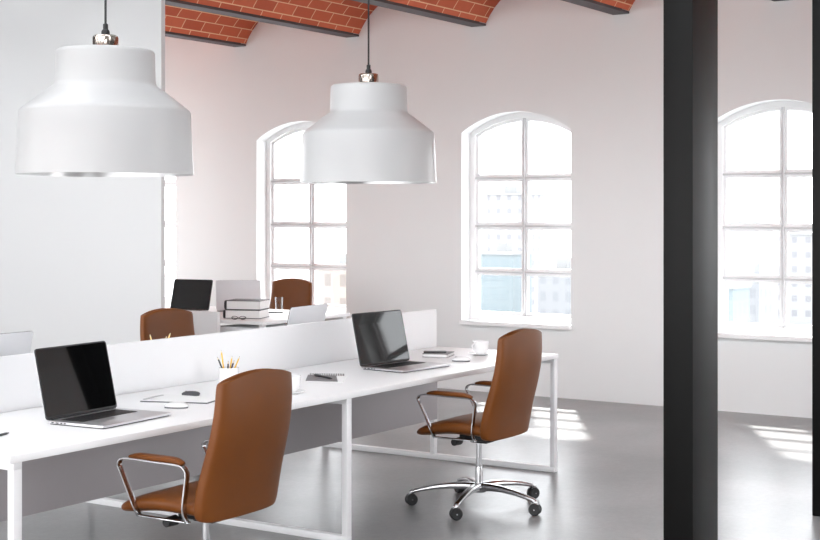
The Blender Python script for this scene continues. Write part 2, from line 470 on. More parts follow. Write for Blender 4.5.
# ---- black steel columns
def column(x0, y0, lx, ly, label):
    m = MB()
    m.box((x0 + lx / 2, y0 + ly / 2, BEAM_Z / 2), (lx, ly, BEAM_Z - 0.002), 0.004)
    o = m.build('steel_column', M['black_steel'], smooth=True, angle=30)
    return tag(o, label, None, None, 'structure')
column(5.367, 2.109, 0.288, 0.129, 'black square steel column right of the desks, the nearer one')
column(7.406, 2.109, 0.288, 0.129, 'black steel column cut by the right edge of the photo')

# ------------------------------------------------------------------ the double bench desk
U0, U2, VF, VD = 3.4326, 7.811, 3.957, 4.864
VB = 2 * VD - VF
def leg_frame(parent, xc, w=0.042):
    for y in (VF + 0.020, VD, VB - 0.020):
        MB().box((xc, y, 0.36), (w, 0.032, 0.655), 0.003).build('leg', M['white_metal'], parent, angle=30)
    MB().box((xc, VD, 0.017), (w, VB - VF - 0.008, 0.034), 0.003).build('floor_bar', M['white_metal'], parent, angle=30)
    MB().box((xc, VD, 0.697), (w, VB - VF - 0.008, 0.03), 0.003).build('top_bar', M['white_metal'], parent, angle=30)

desk = thing('bench_desk', 'long white double bench desk with loop legs and a low white screen along its middle', 'desk')
for ya, yb in ((VF, VD - 0.014), (VD + 0.014, VB)):
    MB().box(((U0 + U2) / 2, (ya + yb) / 2, DT - 0.0145), (U2 - U0, yb - ya, 0.029), 0.0025).build('tabletop', M['desk'], desk, angle=30)
for xc in (3.472, 5.5575, 7.785): leg_frame(desk, xc)
MB().box(((U0 + U2) / 2, VD + 0.004, 0.848), (U2 - U0, 0.022, 0.277), 0.002).build('divider_screen', M['panel'], desk, angle=30)
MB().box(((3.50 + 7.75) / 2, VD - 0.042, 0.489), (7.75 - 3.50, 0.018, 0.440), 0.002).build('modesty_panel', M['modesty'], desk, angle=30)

# ------------------------------------------------------------------ office chair
def superellipse(w, d, n, p):
    out = []
    for i in range(n):
        a = 2 * pi * i / n; c, s = cos(a), sin(a)
        out.append((w * math.copysign(abs(c) ** (2 / p), c), d * math.copysign(abs(s) ** (2 / p), s)))
    return out

def make_chair(label):
    t = thing('office_chair', label, 'chair', group='tan leather office chairs at the desks')
    N = 36
    # --- backrest : lofted upholstered shell, peaked at the top
    rings = []
    def back_ring(tt, w, d, lift=0.0, shrink=1.0):
        zb, zt = 0.402, 0.955
        z = zb + (zt - zb) * tt
        yr = -0.212 - 0.088 * tt + 0.016 * sin(pi * tt) * -1 + 0.010 * sin(2 * pi * tt)
        pts = []
        for x, y in superellipse(w * shrink, d * shrink, N, 4.2):
            pk = 0.040 * max(0, 1 - (abs(x) / 0.23) ** 1.7) * max(0, (tt - 0.75) / 0.25) ** 1.2
            wrap = 0.022 * (x / 0.25) ** 2
            pts.append((x, yr + d + y * 1.0 + wrap - 0.004, z + pk + lift))
        return pts
    d0 = 0.034
    prof = [(0.0, 0.205, d0 * .55, 0, .9), (0.0, 0.222, d0 * .8, 0.002, 1), (0.02, 0.238, d0, 0.0, 1), (0.06, 0.248, d0 * 1.08, 0, 1), (0.12, 0.252, d0 * 1.1, 0, 1),
            (0.22, 0.2515, d0 * 1.12, 0, 1), (0.35, 0.248, d0 * 1.1, 0, 1), (0.5, 0.244, d0 * 1.05, 0, 1), (0.65, 0.240, d0, 0, 1), (0.8, 0.236, d0 * .95, 0, 1),
            (0.9, 0.233, d0 * .9, 0, 1), (0.96, 0.231, d0 * .86, 0, 1), (0.99, 0.229, d0 * .82, 0, 1), (1.0, 0.226, d0 * .74, 0.001, 1), (1.0, 0.218, d0 * .5, 0.0045, 1)]
    for tt, w, d, lift, sh in prof:
        rings.append(back_ring(tt, w, d, lift, sh))
    MB().loft(rings).build('backrest', M['leather'], t, subsurf=1)
    # --- seat : cushion with a waterfall front
    rings = []
    ys = [-0.175, -0.168, -0.14, -0.09, -0.02, 0.05, 0.11, 0.16, 0.20, 0.235, 0.262, 0.283, 0.297, 0.304]
    for i, y in enumerate(ys):
        tt = (y + 0.175) / 0.479
        e = 1.0 if y < 0.17 else max(0.10, (1 - ((y - 0.17) / 0.136) ** 2.4)) ** 0.5
        w = (0.244 + 0.010 * sin(pi * min(1, tt * 1.1))) * (0.55 + 0.45 * e)
        cz = 0.443 + 0.012 * sin(pi * tt) - 0.043 * max(0, (tt - 0.40) / 0.60) ** 1.6
        hh = (0.037 + 0.008 * sin(pi * min(1, tt * 1.2))) * e
        if i == 0: hh *= 0.6; w -= 0.02
        rings.append([(x, y, cz + z + 0.008 * (x / 0.25) ** 2) for x, z in superellipse(w, hh, N, 3.0)])
    MB().loft(rings).build('seat', M['leather'], t, subsurf=1)
    # seam piping round the seat
    # --- armrests: flat chrome loop with a leather pad
    def smooth_path(P, n=8):
        P = [Vector(p) for p in P]; out = []
        for i in range(len(P) - 1):
            p0 = P[max(0, i - 1)]; p1 = P[i]; p2 = P[i + 1]; p3 = P[min(len(P) - 1, i + 2)]
            for k in range(n):
                u = k / n
                out.append(0.5 * ((2 * p1) + (p2 - p0) * u + (2 * p0 - 5 * p1 + 4 * p2 - p3) * u * u + (3 * p1 - p0 - 3 * p2 + p3) * u ** 3))
        out.append(P[-1]); return out
    for sx in (-1, 1):
        xo = 0.262 * sx
        path = smooth_path([(xo * .93, -0.112, 0.402), (xo, -0.110, 0.452), (xo, -0.120, 0.54), (xo, -0.126, 0.597), (xo, -0.112, 0.622), (xo, -0.08, 0.631), (xo, 0.04, 0.632), (xo, 0.175, 0.634),
                            (xo, 0.219, 0.627), (xo, 0.233, 0.606), (xo, 0.218, 0.575), (xo, 0.178, 0.50), (xo, 0.147, 0.442), (xo * .93, 0.140, 0.402)])
        a = MB().strip(path, 0.026, 0.0085, axis=(1, 0, 0)).build('armrest', M['chrome'], t, angle=50)
        rr = []
        for k in range(15):
            q = k / 14; y = 0.175 - 0.285 * q
            e = min(1, 4.5 * min(q, 1 - q) + 0.30) ** 0.6
            rr.append([(xo + x, y, 0.6365 + 0.011 * e + z - 0.004 * max(0, q - .85) * 10) for x, z in superellipse(0.024 * (0.6 + 0.4 * e), 0.0125 * e, 14, 2.8)])
        pd = MB().loft(rr).build('pad', M['leather'], a, subsurf=1); pd['label'] = 'tan leather armrest pad'
        MB().box((xo * 0.93, 0.012, 0.4035), (0.022, 0.27, 0.007), 0.002).build('rail', M['chrome'], a, angle=30)
    # --- mechanism, column, base
    mech = MB(); mech.box((0, -0.02, 0.388), (0.17, 0.20, 0.034), 0.01); mech.box((0, -0.02, 0.37), (0.09, 0.11, 0.03), 0.008)
    mech.build('tilt_mechanism', M['black_plastic'], t, angle=30)
    k = MB(); k.cyl((-0.08, 0.045, 0.378), (-0.15, 0.050, 0.374), 0.008); k.cyl((-0.130, 0.048, 0.375), (-0.185, 0.052, 0.373), 0.022, 0.019)
    k.build('tension_knob', M['black_plastic'], t, angle=40)
    c = MB(); c.lathe([(0.0, 0.10), (0.022, 0.10), (0.022, 0.215), (0.0205, 0.222), (0.0155, 0.224), (0.0155, 0.365), (0.0, 0.365)], 24)
    c.build('gas_column', M['chrome'], t, angle=40)
    hub = MB(); hub.lathe([(0.0, 0.078), (0.038, 0.080), (0.046, 0.095), (0.044, 0.118), (0.034, 0.128), (0.0, 0.129)], 28)
    bs = hub.build('star_base', M['chrome'], t, angle=40)
    for i in range(5):
        a = R(191 + 72 * i); dx, dy = cos(a), sin(a)
        secs = []
        for q, w, hgt, z in ((0.02, 0.026, 0.019, 0.108), (0.08, 0.024, 0.017, 0.113), (0.16, 0.021, 0.014, 0.113), (0.25, 0.018, 0.0115, 0.103), (0.32, 0.0155, 0.010, 0.090), (0.365, 0.014, 0.010, 0.079), (0.384, 0.013, 0.010, 0.071), (0.389, 0.009, 0.008, 0.068)):
            secs.append([(dx * q - dy * x, dy * q + dx * x, z + zz) for x, zz in superellipse(w * 1.08, hgt * 1.2, 14, 2.8)])
        MB().loft(secs).build('base_leg', M['chrome'], t, angle=50)
        cst = MB()
        px, py = dx * 0.376, dy * 0.376
        ca = TH + R((12, -20, 35, -60, 18)[i]); ex, ey = cos(ca), sin(ca)
        for s in (-1, 1):
            p0 = Vector((px + ex * 0.004 * s, py + ey * 0.004 * s, 0.033)); p1 = Vector((px + ex * 0.024 * s, py + ey * 0.024 * s, 0.033))
            pm = p0.lerp(p1, 0.7)
            cst.tube([p0, p0.lerp(p1, .1), pm, p1], [0.030, 0.0328, 0.0328, 0.028], n=26)
        w_ = cst.build('caster', M['black_plastic'], t, angle=40)
        fk = MB(); fk.cyl((px, py, 0.033), (px, py, 0.066), 0.0062, n=10)
        fk.cyl((px - ex * 0.0255, py - ey * 0.0255, 0.033), (px + ex * 0.0255, py + ey * 0.0255, 0.033), 0.004, n=10)
        hood = []
        nx, ny = -ey, ex
        for j in range(9):
            b_ = R(55 + j * 8.75); rr_ = 0.0345
            hood.append((px + nx * rr_ * cos(b_), py + ny * rr_ * cos(b_), 0.033 + rr_ * sin(b_)))
        fk.strip(hood, 0.030, 0.003, axis=(ex, ey, 0))
        fk.build('fork', M['chrome'], w_, angle=40)
    return t
chair = make_chair('tan leather office chair nearest the camera, beside the plain black-screen laptop')
chair.location = (4.346, 3.825, 0); chair.rotation_euler = (0, 0, 0.02)
dup(chair, (6.655, 3.862, 0), 0.005, 'tan leather office chair with its whole star base and five casters in view')
dup(chair, (6.80, 6.073, 0), 3.10, 'tan leather chair behind the white desk screen, only its backrest showing beside the partition wall')
dup(chair, (10.387, 8.257, 0), 1.609, 'tan leather chair farthest away, at the far table in front of a window')

# ------------------------------------------------------------------ laptops
def make_laptop(label, w=0.445, tilt=13.0, back='alu_light', lidmat='black_plastic'):
    """hinge line from the origin along +x, the user sits on the -y side"""
    d = w * 0.685; l = w * 0.682
    t = thing('laptop', label, 'laptop', group='open laptops on the desks')
    pts = rrect(0, w, -d, 0.004, 0.014)
    MB().poly(pts, 0.005, 0.0145, 0.002).build('base', M['alu'], t, angle=30)
    u = MB(); u.poly(rrect(0.006, w - 0.006, -d + 0.006, -0.004, 0.012), 0.0002, 0.0052)
    u.build('underside', M['black_plastic'], t, angle=30)
    kb = MB(); kb.poly(rrect(0.045, w - 0.045, -d * 0.50, -0.030, 0.004), 0.0146, 0.0151)
    ko = kb.build('keyboard', M['black_plastic'], t, angle=30)
    ks = MB(); rows, cols = 6, 15
    kw = (w - 0.096) / cols; kh = (d * 0.50 - 0.036) / rows
    for r_ in range(rows):
        y0 = -0.033 - (r_ + 1) * kh
        c_ = 0
        while c_ < cols:
            span = 5 if (r_ == 5 and c_ == 4) else 1
            ks.box((0.048 + (c_ + span / 2) * kw, y0 + kh / 2, 0.0158), (kw * span - 0.003, kh - 0.003, 0.0016))
            c_ += span
    ks.build('keys', M['keys'], ko, smooth=False)
    MB().poly(rrect(w * 0.34, w * 0.66, -d * 0.96, -d * 0.56, 0.004), 0.0146, 0.0149).build('trackpad', M['alu'], t, angle=30)
    hg = MB(); hg.cyl((0.03, 0.002, 0.0165), (w - 0.03, 0.002, 0.0165), 0.0055, n=14); hg.build('hinge', M['black_plastic'], t)
    pm = MB()
    for yy, ww in ((-0.030, 0.012), (-0.055, 0.016), (-0.078, 0.010), (-0.097, 0.010)):
        pm.box((0.0, yy, 0.0095), (0.0012, ww, 0.0045))
    pm.build('ports', M['black_plastic'], t, smooth=False)
    mt = Matrix.Translation((0, 0.003, 0.0155)) @ Matrix.Rotation(R(90 - tilt), 4, 'X')
    lid = MB(); lid.poly(rrect(0, w, 0.0, l, 0.014), -0.0065, -0.0048, 0.0006, mat=mt)
    lo = lid.build('lid', M[back], t, angle=30)
    bz = MB(); bz.poly(rrect(0.0, w, 0.0, l, 0.014), -0.0048, 0.0005, mat=mt); bz.build('bezel', M['black_plastic'], lo, angle=30)
    s = MB(); s.poly(rrect(0.005, w - 0.005, 0.012, l - 0.006, 0.009), 0.0004, 0.0009, mat=mt)
    s.build('screen', M['screen'], lo, angle=30)
    return t
lap = make_laptop('open laptop with a plain black screen on the near left of the desk')
lap.location = (4.036, 4.425, DT); lap.rotation_euler = (0, 0, R(4.4))
dup(lap, (6.419, 4.493, DT), R(-5.6), 'open laptop with pale reflections on its screen, in front of the right office chair')
dup(lap, (7.079, 5.294, DT), R(186.2), 'silver laptop lid above the white desk screen, below the farthest chair')
dup(lap, (4.655, 5.275, DT), R(180), 'silver laptop lid above the desk screen, cut by the left photo edge')

# ------------------------------------------------------------------ pendant lamps
def make_pendant(label):
    t = thing('pendant_lamp', label, 'lamp', group='white pendant lamps over the desk')
    # z = 0 at the rim
    outer = [(0.4285, 0.0), (0.427, 0.012), (0.420, 0.16), (0.414, 0.302), (0.409, 0.314), (0.398, 0.324), (0.345, 0.365), (0.29, 0.408), (0.258, 0.430), (0.2475, 0.440), (0.243, 0.452),
             (0.2405, 0.52), (0.2385, 0.592), (0.235, 0.604), (0.226, 0.611), (0.20, 0.614), (0.10, 0.616), (0.0, 0.617)]
    MB().lathe(outer[:-1] + [(0.0008, 0.617)], 96).build('shade', M['lamp_white'], t, angle=60)
    inner = [(0.4280, 0.0), (0.424, 0.0), (0.417, 0.16), (0.409, 0.300), (0.30, 0.395), (0.238, 0.436), (0.234, 0.60), (0.0008, 0.608)]
    MB().lathe(inner, 96).build('lining', M['lamp_inner'], t, angle=60)
    MB().lathe([(0.0, 0.612), (0.0625, 0.615), (0.0625, 0.672), (0.059, 0.680), (0.052, 0.684), (0.020, 0.686), (0.0, 0.686)], 40).build('socket_cap', M['bronze'], t, angle=40)
    MB().lathe([(0.0, 0.684), (0.0205, 0.684), (0.0205, 0.702), (0.017, 0.710), (0.0125, 0.714), (0.0125, 0.738), (0.008, 0.742), (0.0, 0.742)], 24).build('strain_relief', M['black_plastic'], t, angle=40)
    MB().cyl((0, 0, 0.738), (0, 0, 1.505), 0.0058, n=10).build('cord', M['cord'], t)
    MB().lathe([(0.0, 1.475), (0.045, 1.477), (0.05, 1.49), (0.05, 1.512), (0.0, 1.512)], 32).build('ceiling_rose', M['black_plastic'], t, angle=40)
    bulb = MB().lathe([(0.0, 0.10), (0.03, 0.105), (0.05, 0.13), (0.06, 0.17), (0.05, 0.21), (0.03, 0.25), (0.025, 0.33), (0.03, 0.335), (0.03, 0.60), (0.0, 0.60)], 32)
    bulb.build('bulb', M['ceramic'], t, angle=50)
    return t
pl = make_pendant('white pendant lamp on the left, hanging before the partition wall')
pl.location = (4.899, 4.960, 1.811)
p2 = dup(pl, (7.167, 4.960, 1.8135), 0, 'white pendant lamp on the right, hanging in front of the half hidden window')

# ------------------------------------------------------------------ desk things
Z = DT
# white notepad with a dark lower edge
t = thing('writing_pad', 'flat white writing pad between the near laptop and the near chair', 'pad')
pad_pts = [(4.75, 4.585), (4.869, 4.277), (5.02, 4.32), (4.985, 4.66)]
MB().poly(pad_pts, Z + 0.0003, Z + 0.0055).build('backing_board', M['dark_grey'], t, smooth=False)
c_ = Vector((4.903, 4.46))
MB().poly([tuple(c_ + (Vector(p) - c_) * 0.985) for p in pad_pts], Z + 0.0056, Z + 0.0080).build('sheets', M['paper'], t, smooth=False)
cl = MB().strip([(4.775, 4.585, Z + 0.0095), (4.86, 4.602, Z + 0.0115), (4.94, 4.619, Z + 0.0095)], 0.02, 0.003, axis=(-0.24, -1, 0))
cl.build('clip', M['chrome'], t, angle=40)

def mouse(name, label, loc, rz, mat, scale=1.0, group=None):
    t = thing(name, label, 'mouse', loc, rz, group)
    n = 24
    rings = []
    for zz, k in ((0.0065, 0.97), (0.009, 1.0), (0.013, 0.98), (0.018, 0.90), (0.0225, 0.74), (0.0258, 0.50), (0.0272, 0.2)):
        rings.append([(x * k * scale, (y * k - 0.004 * zz / 0.03) * scale, zz * scale) for x, y in superellipse(0.032, 0.057, n, 2.5)])
    MB().loft(rings).build('shell', M[mat], t, angle=60)
    MB().loft([[(x * scale, y * scale, zz * scale) for x, y in superellipse(0.0305, 0.0545, n, 2.5)] for zz in (0.0002, 0.0068)]).build('sole', M['dark_grey'], t, angle=40)
    MB().box((0, 0.028 * scale, 0.0243 * scale), (0.006 * scale, 0.014 * scale, 0.006 * scale), 0.002).build('scroll_wheel', M['grey_cover'], t, angle=40)
    return t
mouse('computer_mouse', 'white computer mouse beside the near left laptop', (4.695, 4.308, Z), R(24), 'ceramic', group='computer mice on the desk')
mouse('computer_mouse', 'white computer mouse beside the laptop with screen reflections', (7.098, 4.243, Z), R(25), 'ceramic', group='computer mice on the desk')
mouse('computer_mouse', 'dark grey computer mouse at the far edge of the white writing pad', (5.055, 4.545, Z), R(24), 'dark_grey', 0.80, group='computer mice on the desk')

# coffee cups on saucers
def cup(loc, rz, lab):
    t = thing('coffee_cup', lab, 'cup', (loc[0], loc[1], loc[2] + 0.0075), rz, 'coffee cups on the desk')
    prof = [(0.0008, 0.0), (0.026, 0.0), (0.028, 0.004), (0.037, 0.008), (0.0435, 0.020), (0.048, 0.045), (0.0515, 0.073), (0.0522, 0.080), (0.0502, 0.080), (0.0485, 0.071), (0.045, 0.045), (0.040, 0.022), (0.030, 0.012), (0.0008, 0.011)]
    MB().lathe(prof, 48).build('bowl', M['ceramic'], t, angle=60)
    MB().lathe([(0.0008, 0.0625), (0.0466, 0.0625)], 40).build('coffee', M['coffee'], t)
    pts = [(0.049 + 0.024 * sin(pi * i / 10), 0, 0.070 - 0.045 * i / 10) for i in range(11)]
    MB().tube(pts, 0.0042, n=10, flat=(1.3, .8)).build('handle', M['ceramic'], t)
def saucer(loc, lab):
    s = MB().lathe([(0.0008, 0.0002), (0.036, 0.0002), (0.045, 0.003), (0.074, 0.011), (0.0755, 0.0125), (0.074, 0.0135), (0.044, 0.0072), (0.030, 0.0070), (0.0008, 0.0070)], 56)
    o = s.build('saucer', M['ceramic'], None, angle=60, loc=loc)
    tag(o, lab, 'saucer', 'saucers on the desk')
CUP1, CUP2 = (5.375, 4.185, Z), (7.483, 4.330, Z)
saucer(CUP1, 'white saucer under the cup half hidden by the near chair'); cup(CUP1, R(150), 'white coffee cup half hidden behind the near chair back')
saucer(CUP2, 'white saucer under the cup left of the right chair back'); cup(CUP2, R(160), 'white coffee cup at the far end of the desk, beside the right chair back')

# spiral notebook with a black pen
t = thing('spiral_notebook', 'white spiral notebook lying right of the near cup', 'notebook')
nb = [(5.784, 4.403), (5.845, 4.240), (6.045, 4.395), (5.992, 4.545)]
pg = [(5.790, 4.400), (5.858, 4.218), (6.085, 4.352), (5.992, 4.545)]
MB().poly(pg, Z + 0.0003, Z + 0.006).build('pages', M['paper'], t, smooth=False)
MB().poly(nb, Z + 0.0061, Z + 0.009).build('cover', M['grey_cover'], t, smooth=False)
sp = MB(); a, b_ = Vector((5.998, 4.540, Z + 0.0095)), Vector((6.080, 4.365, Z + 0.0095))
for i in range(20):
    p = a.lerp(b_, (i + .5) / 20); dv = (b_ - a).normalized(); nv = Vector((-dv.y, dv.x, 0))
    sp.tube([p + nv * 0.008 * cos(q) + Vector((0, 0, 0.008 * sin(q))) for q in [k * pi / 5 for k in range(11)]], 0.0013, n=6)
sp.build('spiral_binding', M['dark_grey'], t)
t = thing('pen', 'black pen lying across the white spiral notebook', 'pen', group='pens')
p0, p1 = Vector((5.965, 4.480, Z + 0.0146)), Vector((5.885, 4.305, Z + 0.0146))
MB().tube([p0, p0.lerp(p1, .04), p0.lerp(p1, .85), p1], [0.004, 0.0055, 0.0055, 0.0015], n=14).build('barrel', M['black_plastic'], t)
MB().tube([p0.lerp(p1, .05) + Vector((0, 0, .0065)), p0.lerp(p1, .32) + Vector((0, 0, .0065))], 0.0013, n=8).build('clip', M['dark_grey'], t)

# white book with a dark pen
t = thing('hardback_notebook', 'thick white notebook with a grey cover beside the laptop with screen reflections', 'notebook')
nb = [(7.175, 4.565), (7.222, 4.412), (7.392, 4.466), (7.345, 4.619)]
c_ = Vector((7.2835, 4.5155))
MB().poly(nb, Z + 0.0003, Z + 0.003).build('cover', M['grey_cover'], t, smooth=False)
MB().poly([tuple(c_ + (Vector(p) - c_) * 0.96) for p in nb], Z + 0.003, Z + 0.019).build('pages', M['paper'], t, smooth=False)
MB().poly(nb, Z + 0.019, Z + 0.022).build('cover', M['grey_cover'], t, smooth=False)
ph = MB().poly(rrect(-0.07, 0.07, -0.034, 0.034, 0.008), 0, 0.008, 0.001)
ph = ph.build('mobile_phone', M['black_plastic'], None, angle=30, loc=(7.262, 4.528, Z + 0.0222), rz=R(-58))
tag(ph, 'black mobile phone lying on the thick white notebook', 'phone')

# dark pen at the left edge of the photo
t = thing('pen', 'dark pen lying alone on the desk at the left edge of the photo', 'pen', group='pens')
p0, p1 = Vector((3.640, 4.322, Z + 0.0052)), Vector((3.775, 4.358, Z + 0.0052))
MB().tube([p0, p0.lerp(p1, .04), p0.lerp(p1, .85), p1], [0.004, 0.005, 0.005, 0.0015], n=14).build('barrel', M['dark_grey'], t)
MB().tube([p0.lerp(p1, .05) + Vector((0, 0, .006)), p0.lerp(p1, .32) + Vector((0, 0, .006))], 0.0013, n=8).build('clip', M['dark_grey'], t)

# pencil cups and pencils
RT = Vector((sin(TH), -cos(TH), 0)); FW = Vector((cos(TH), sin(TH), 0))
def pencil_cup(loc, lab, h=0.082, r=0.052):
    t = MB().lathe([(0.0008, 0.0003), (r - .003, 0.0003), (r, 0.003), (r, h - 0.001), (r - .001, h), (r - .0035, h), (r - .004, h - .001), (r - .004, 0.006), (0.0008, 0.005)], 48)
    o = t.build('pencil_cup', M['ceramic'], None, angle=40, loc=loc)
    return tag(o, lab, 'pencil cup', 'pencil cups')
def pencil(base, tip, mat, label, group, ferrule=False):
    base, tip = Vector(base), Vector(tip)
    t = thing('pencil', label, 'pencil', group=group); L = (tip - base).length
    k = 1 - 0.016 / L
    MB().tube([base, base.lerp(tip, k)], 0.0042, n=6).build('barrel', M[mat], t, smooth=False)
    MB().tube([base.lerp(tip, k), base.lerp(tip, k + (1 - k) * .7)], [0.0042, 0.0014], n=8).build('wood_tip', M['wood'], t)
    MB().tube([base.lerp(tip, k + (1 - k) * .7), tip], [0.0014, 0.0004], n=6).build('lead', M['black_plastic'], t)
C1 = Vector((5.526, 4.705, Z))
pencil_cup(C1, 'white pencil cup on the desk behind the near chair back')
for rim, tip, hh, dep, mat, lab in (
        (-0.038, -0.062, 0.137, 0.006, 'charcoal', 'leftmost, dark pencil leaning out of the white cup on the desk'),
        (-0.029, -0.043, 0.170, 0.018, 'yellow', 'tallest yellow pencil in the white cup on the desk'),
        (-0.004, -0.002, 0.118, -0.012, 'charcoal', 'short upright dark pencil in the middle of the white cup'),
        (0.006, 0.014, 0.140, 0.022, 'yellow', 'yellow pencil in the middle of the white cup on the desk'),
        (0.016, 0.030, 0.122, -0.020, 'navy', 'navy pencil leaning right in the white cup on the desk'),
        (0.032, 0.056, 0.140, 0.004, 'yellow', 'rightmost, yellow pencil leaning out of the white cup')):
    z_r = 0.082; base_off = rim - (tip - rim) * (z_r - 0.009) / (hh - z_r)
    base_off = max(-0.040, min(0.040, base_off)) if abs(base_off) > 0.04 else base_off
    pencil(C1 + RT * base_off + FW * (-dep * .3) + Vector((0, 0, 0.009)), C1 + RT * tip + FW * dep + Vector((0, 0, hh)), mat, lab, 'pencils in the near cup')
C2 = Vector((5.850, 5.50, Z))
pencil_cup(C2, 'white pencil cup on the far side of the white desk screen', 0.095, 0.046)
for off, tip, hh, dep, lab in ((-0.015, -0.052, 0.196, 0.0, 'pale yellow pencil tip on the left, above the white desk screen'),
                               (0.004, 0.040, 0.184, 0.026, 'shorter pale pencil tip of the right pair above the white desk screen'),
                               (0.010, 0.070, 0.206, -0.016, 'rightmost pale yellow pencil tip above the white desk screen')):
    pencil(C2 + RT * (off - (tip - off) * .2) + FW * dep * .6 + Vector((0, 0, 0.008)), C2 + RT * tip + FW * dep + Vector((0, 0, hh)), 'pale_yellow', lab, 'pencils behind the desk screen')

# ------------------------------------------------------------------ far table
ft = thing('work_table', 'white work table at the back of the room carrying books and two laptops', 'table')
TX0, TX1, TY0, TY1 = 8.80, 10.02, 7.13, 9.55
MB().box(((TX0 + TX1) / 2, (TY0 + TY1) / 2, 0.7255), (TX1 - TX0, TY1 - TY0, 0.029), 0.0025).build('tabletop', M['desk'], ft, angle=30)
for x in (TX0 + 0.05, TX1 - 0.05):
    for y in (TY0 + 0.05, TY1 - 0.05):
        MB().box((x, y, 0.3555), (0.045, 0.045, 0.711), 0.003).build('leg', M['white_metal'], ft, angle=30)
du = MB().box((9.10, 7.42, 0.350), (0.50, 0.46, 0.66), 0.003).build('drawer_unit', M['panel'], ft, angle=30)
for z, hh in ((0.595, 0.17), (0.375, 0.23), (0.145, 0.21)):
    MB().box((8.841, 7.42, z), (0.018, 0.44, hh), 0.002).build('drawer', M['panel'], du, angle=30)
    MB().box((8.824, 7.47, z + 0.045), (0.016, 0.07, 0.008), 0.002).build('handle', M['dark_grey'], du, angle=30)
pp = thing('privacy_panel', 'low white privacy panel standing before the far table, below the black laptop', 'panel')
MB().box((8.735, 8.19, 0.419), (0.045, 1.28, 0.778), 0.003).build('board', M['desk'], pp, angle=30)
for y in (7.75, 8.65):
    MB().box((8.735, y, 0.015), (0.10, 0.06, 0.030), 0.003).build('foot', M['white_metal'], pp, angle=30)

l5 = make_laptop('laptop with a plain black screen on the far table, beside the partition wall', 0.408, 15, 'alu', )
l5.location = (9.348, 8.656, DT); l5.rotation_euler = (0, 0, R(-80.8))
l6 = make_laptop('silver laptop seen from behind on the far table, behind the stack of books', 0.40, 10, 'alu_light')
l6.location = (9.70, 7.885, DT); l6.rotation_euler = (0, 0, R(122))

def book(loc, rz, L, W, T, cover, label):
    t = thing('book', label, 'book', loc, rz, 'books on the far table')
    MB().box((0, 0, 0.003), (L, W, 0.005), 0.001).build('cover', M[cover], t, angle=30)
    MB().box((0, 0, T - 0.003), (L, W, 0.005), 0.001).build('cover', M[cover], t, angle=30)
    MB().box((0.004, 0, T / 2), (L - 0.016, W - 0.012, T - 0.011)).build('pages', M['paper'], t, smooth=False)
    sp = []
    for i in range(9):
        a = pi / 2 + pi * i / 8
        sp.append((-L / 2 + 0.008 * cos(a) * 1.0, 0, T / 2 + (T / 2 - 0.0025) * sin(a)))
    MB().strip(sp, W, 0.004, axis=(0, 1, 0)).build('spine', M[cover], t, angle=40)
bz = R(-70)
book((9.075, 7.530, DT), bz, 0.315, 0.25, 0.074, 'dark_cover', 'lower of the two thick books stacked on the far table')
book((9.08, 7.525, DT + 0.0742), bz, 0.31, 0.25, 0.078, 'dark_cover', 'upper of the two thick dark books stacked on the far table')

gl = thing('eyeglasses', 'dark rimmed eyeglasses lying in front of the stacked books', 'glasses', (8.862, 7.44, DT), R(-62))
fr = MB()
for s in (-1, 1):
    fr.tube([(s * 0.034 + 0.026 * cos(a), 0, 0.016 + 0.0135 * sin(a)) for a in [k * 2 * pi / 20 for k in range(21)]], 0.0022, n=8)
fr.tube([(-0.009, 0, 0.019), (0, 0.002, 0.021), (0.009, 0, 0.019)], 0.002, n=8)
fr.build('frame', M['black_plastic'], gl)
for s in (-1, 1):
    MB().tube([(s * 0.060, 0, 0.019), (s * 0.061, 0.010, 0.018), (s * 0.03, 0.013, 0.012), (s * -0.045, 0.016, 0.004)], 0.0019, n=8).build('temple', M['black_plastic'], gl)
tag(MB().poly(rrect(-0.07, 0.07, -0.035, 0.035, 0.008), 0, 0.008, 0.001).build('mobile_phone', M['black_plastic'], None, angle=30, loc=(9.66, 7.69, DT + 0.0003), rz=R(-55)),
    'dark mobile phone lying at the foot of the drinking glass', 'phone')
tg = thing('drinking_glass', 'clear drinking glass on the far table right of the books', 'glass', (9.80, 7.76, DT))
MB().lathe([(0.0008, 0.0003), (0.030, 0.0003), (0.033, 0.004), (0.037, 0.13), (0.0345, 0.13), (0.031, 0.012), (0.0008, 0.010)], 40).build('tumbler', M['glass'], tg, angle=50)
MB().lathe([(0.0008, 0.0125), (0.0300, 0.0125), (0.0325, 0.065), (0.0008, 0.065)], 40).build('water', M['glass'], tg, angle=50)

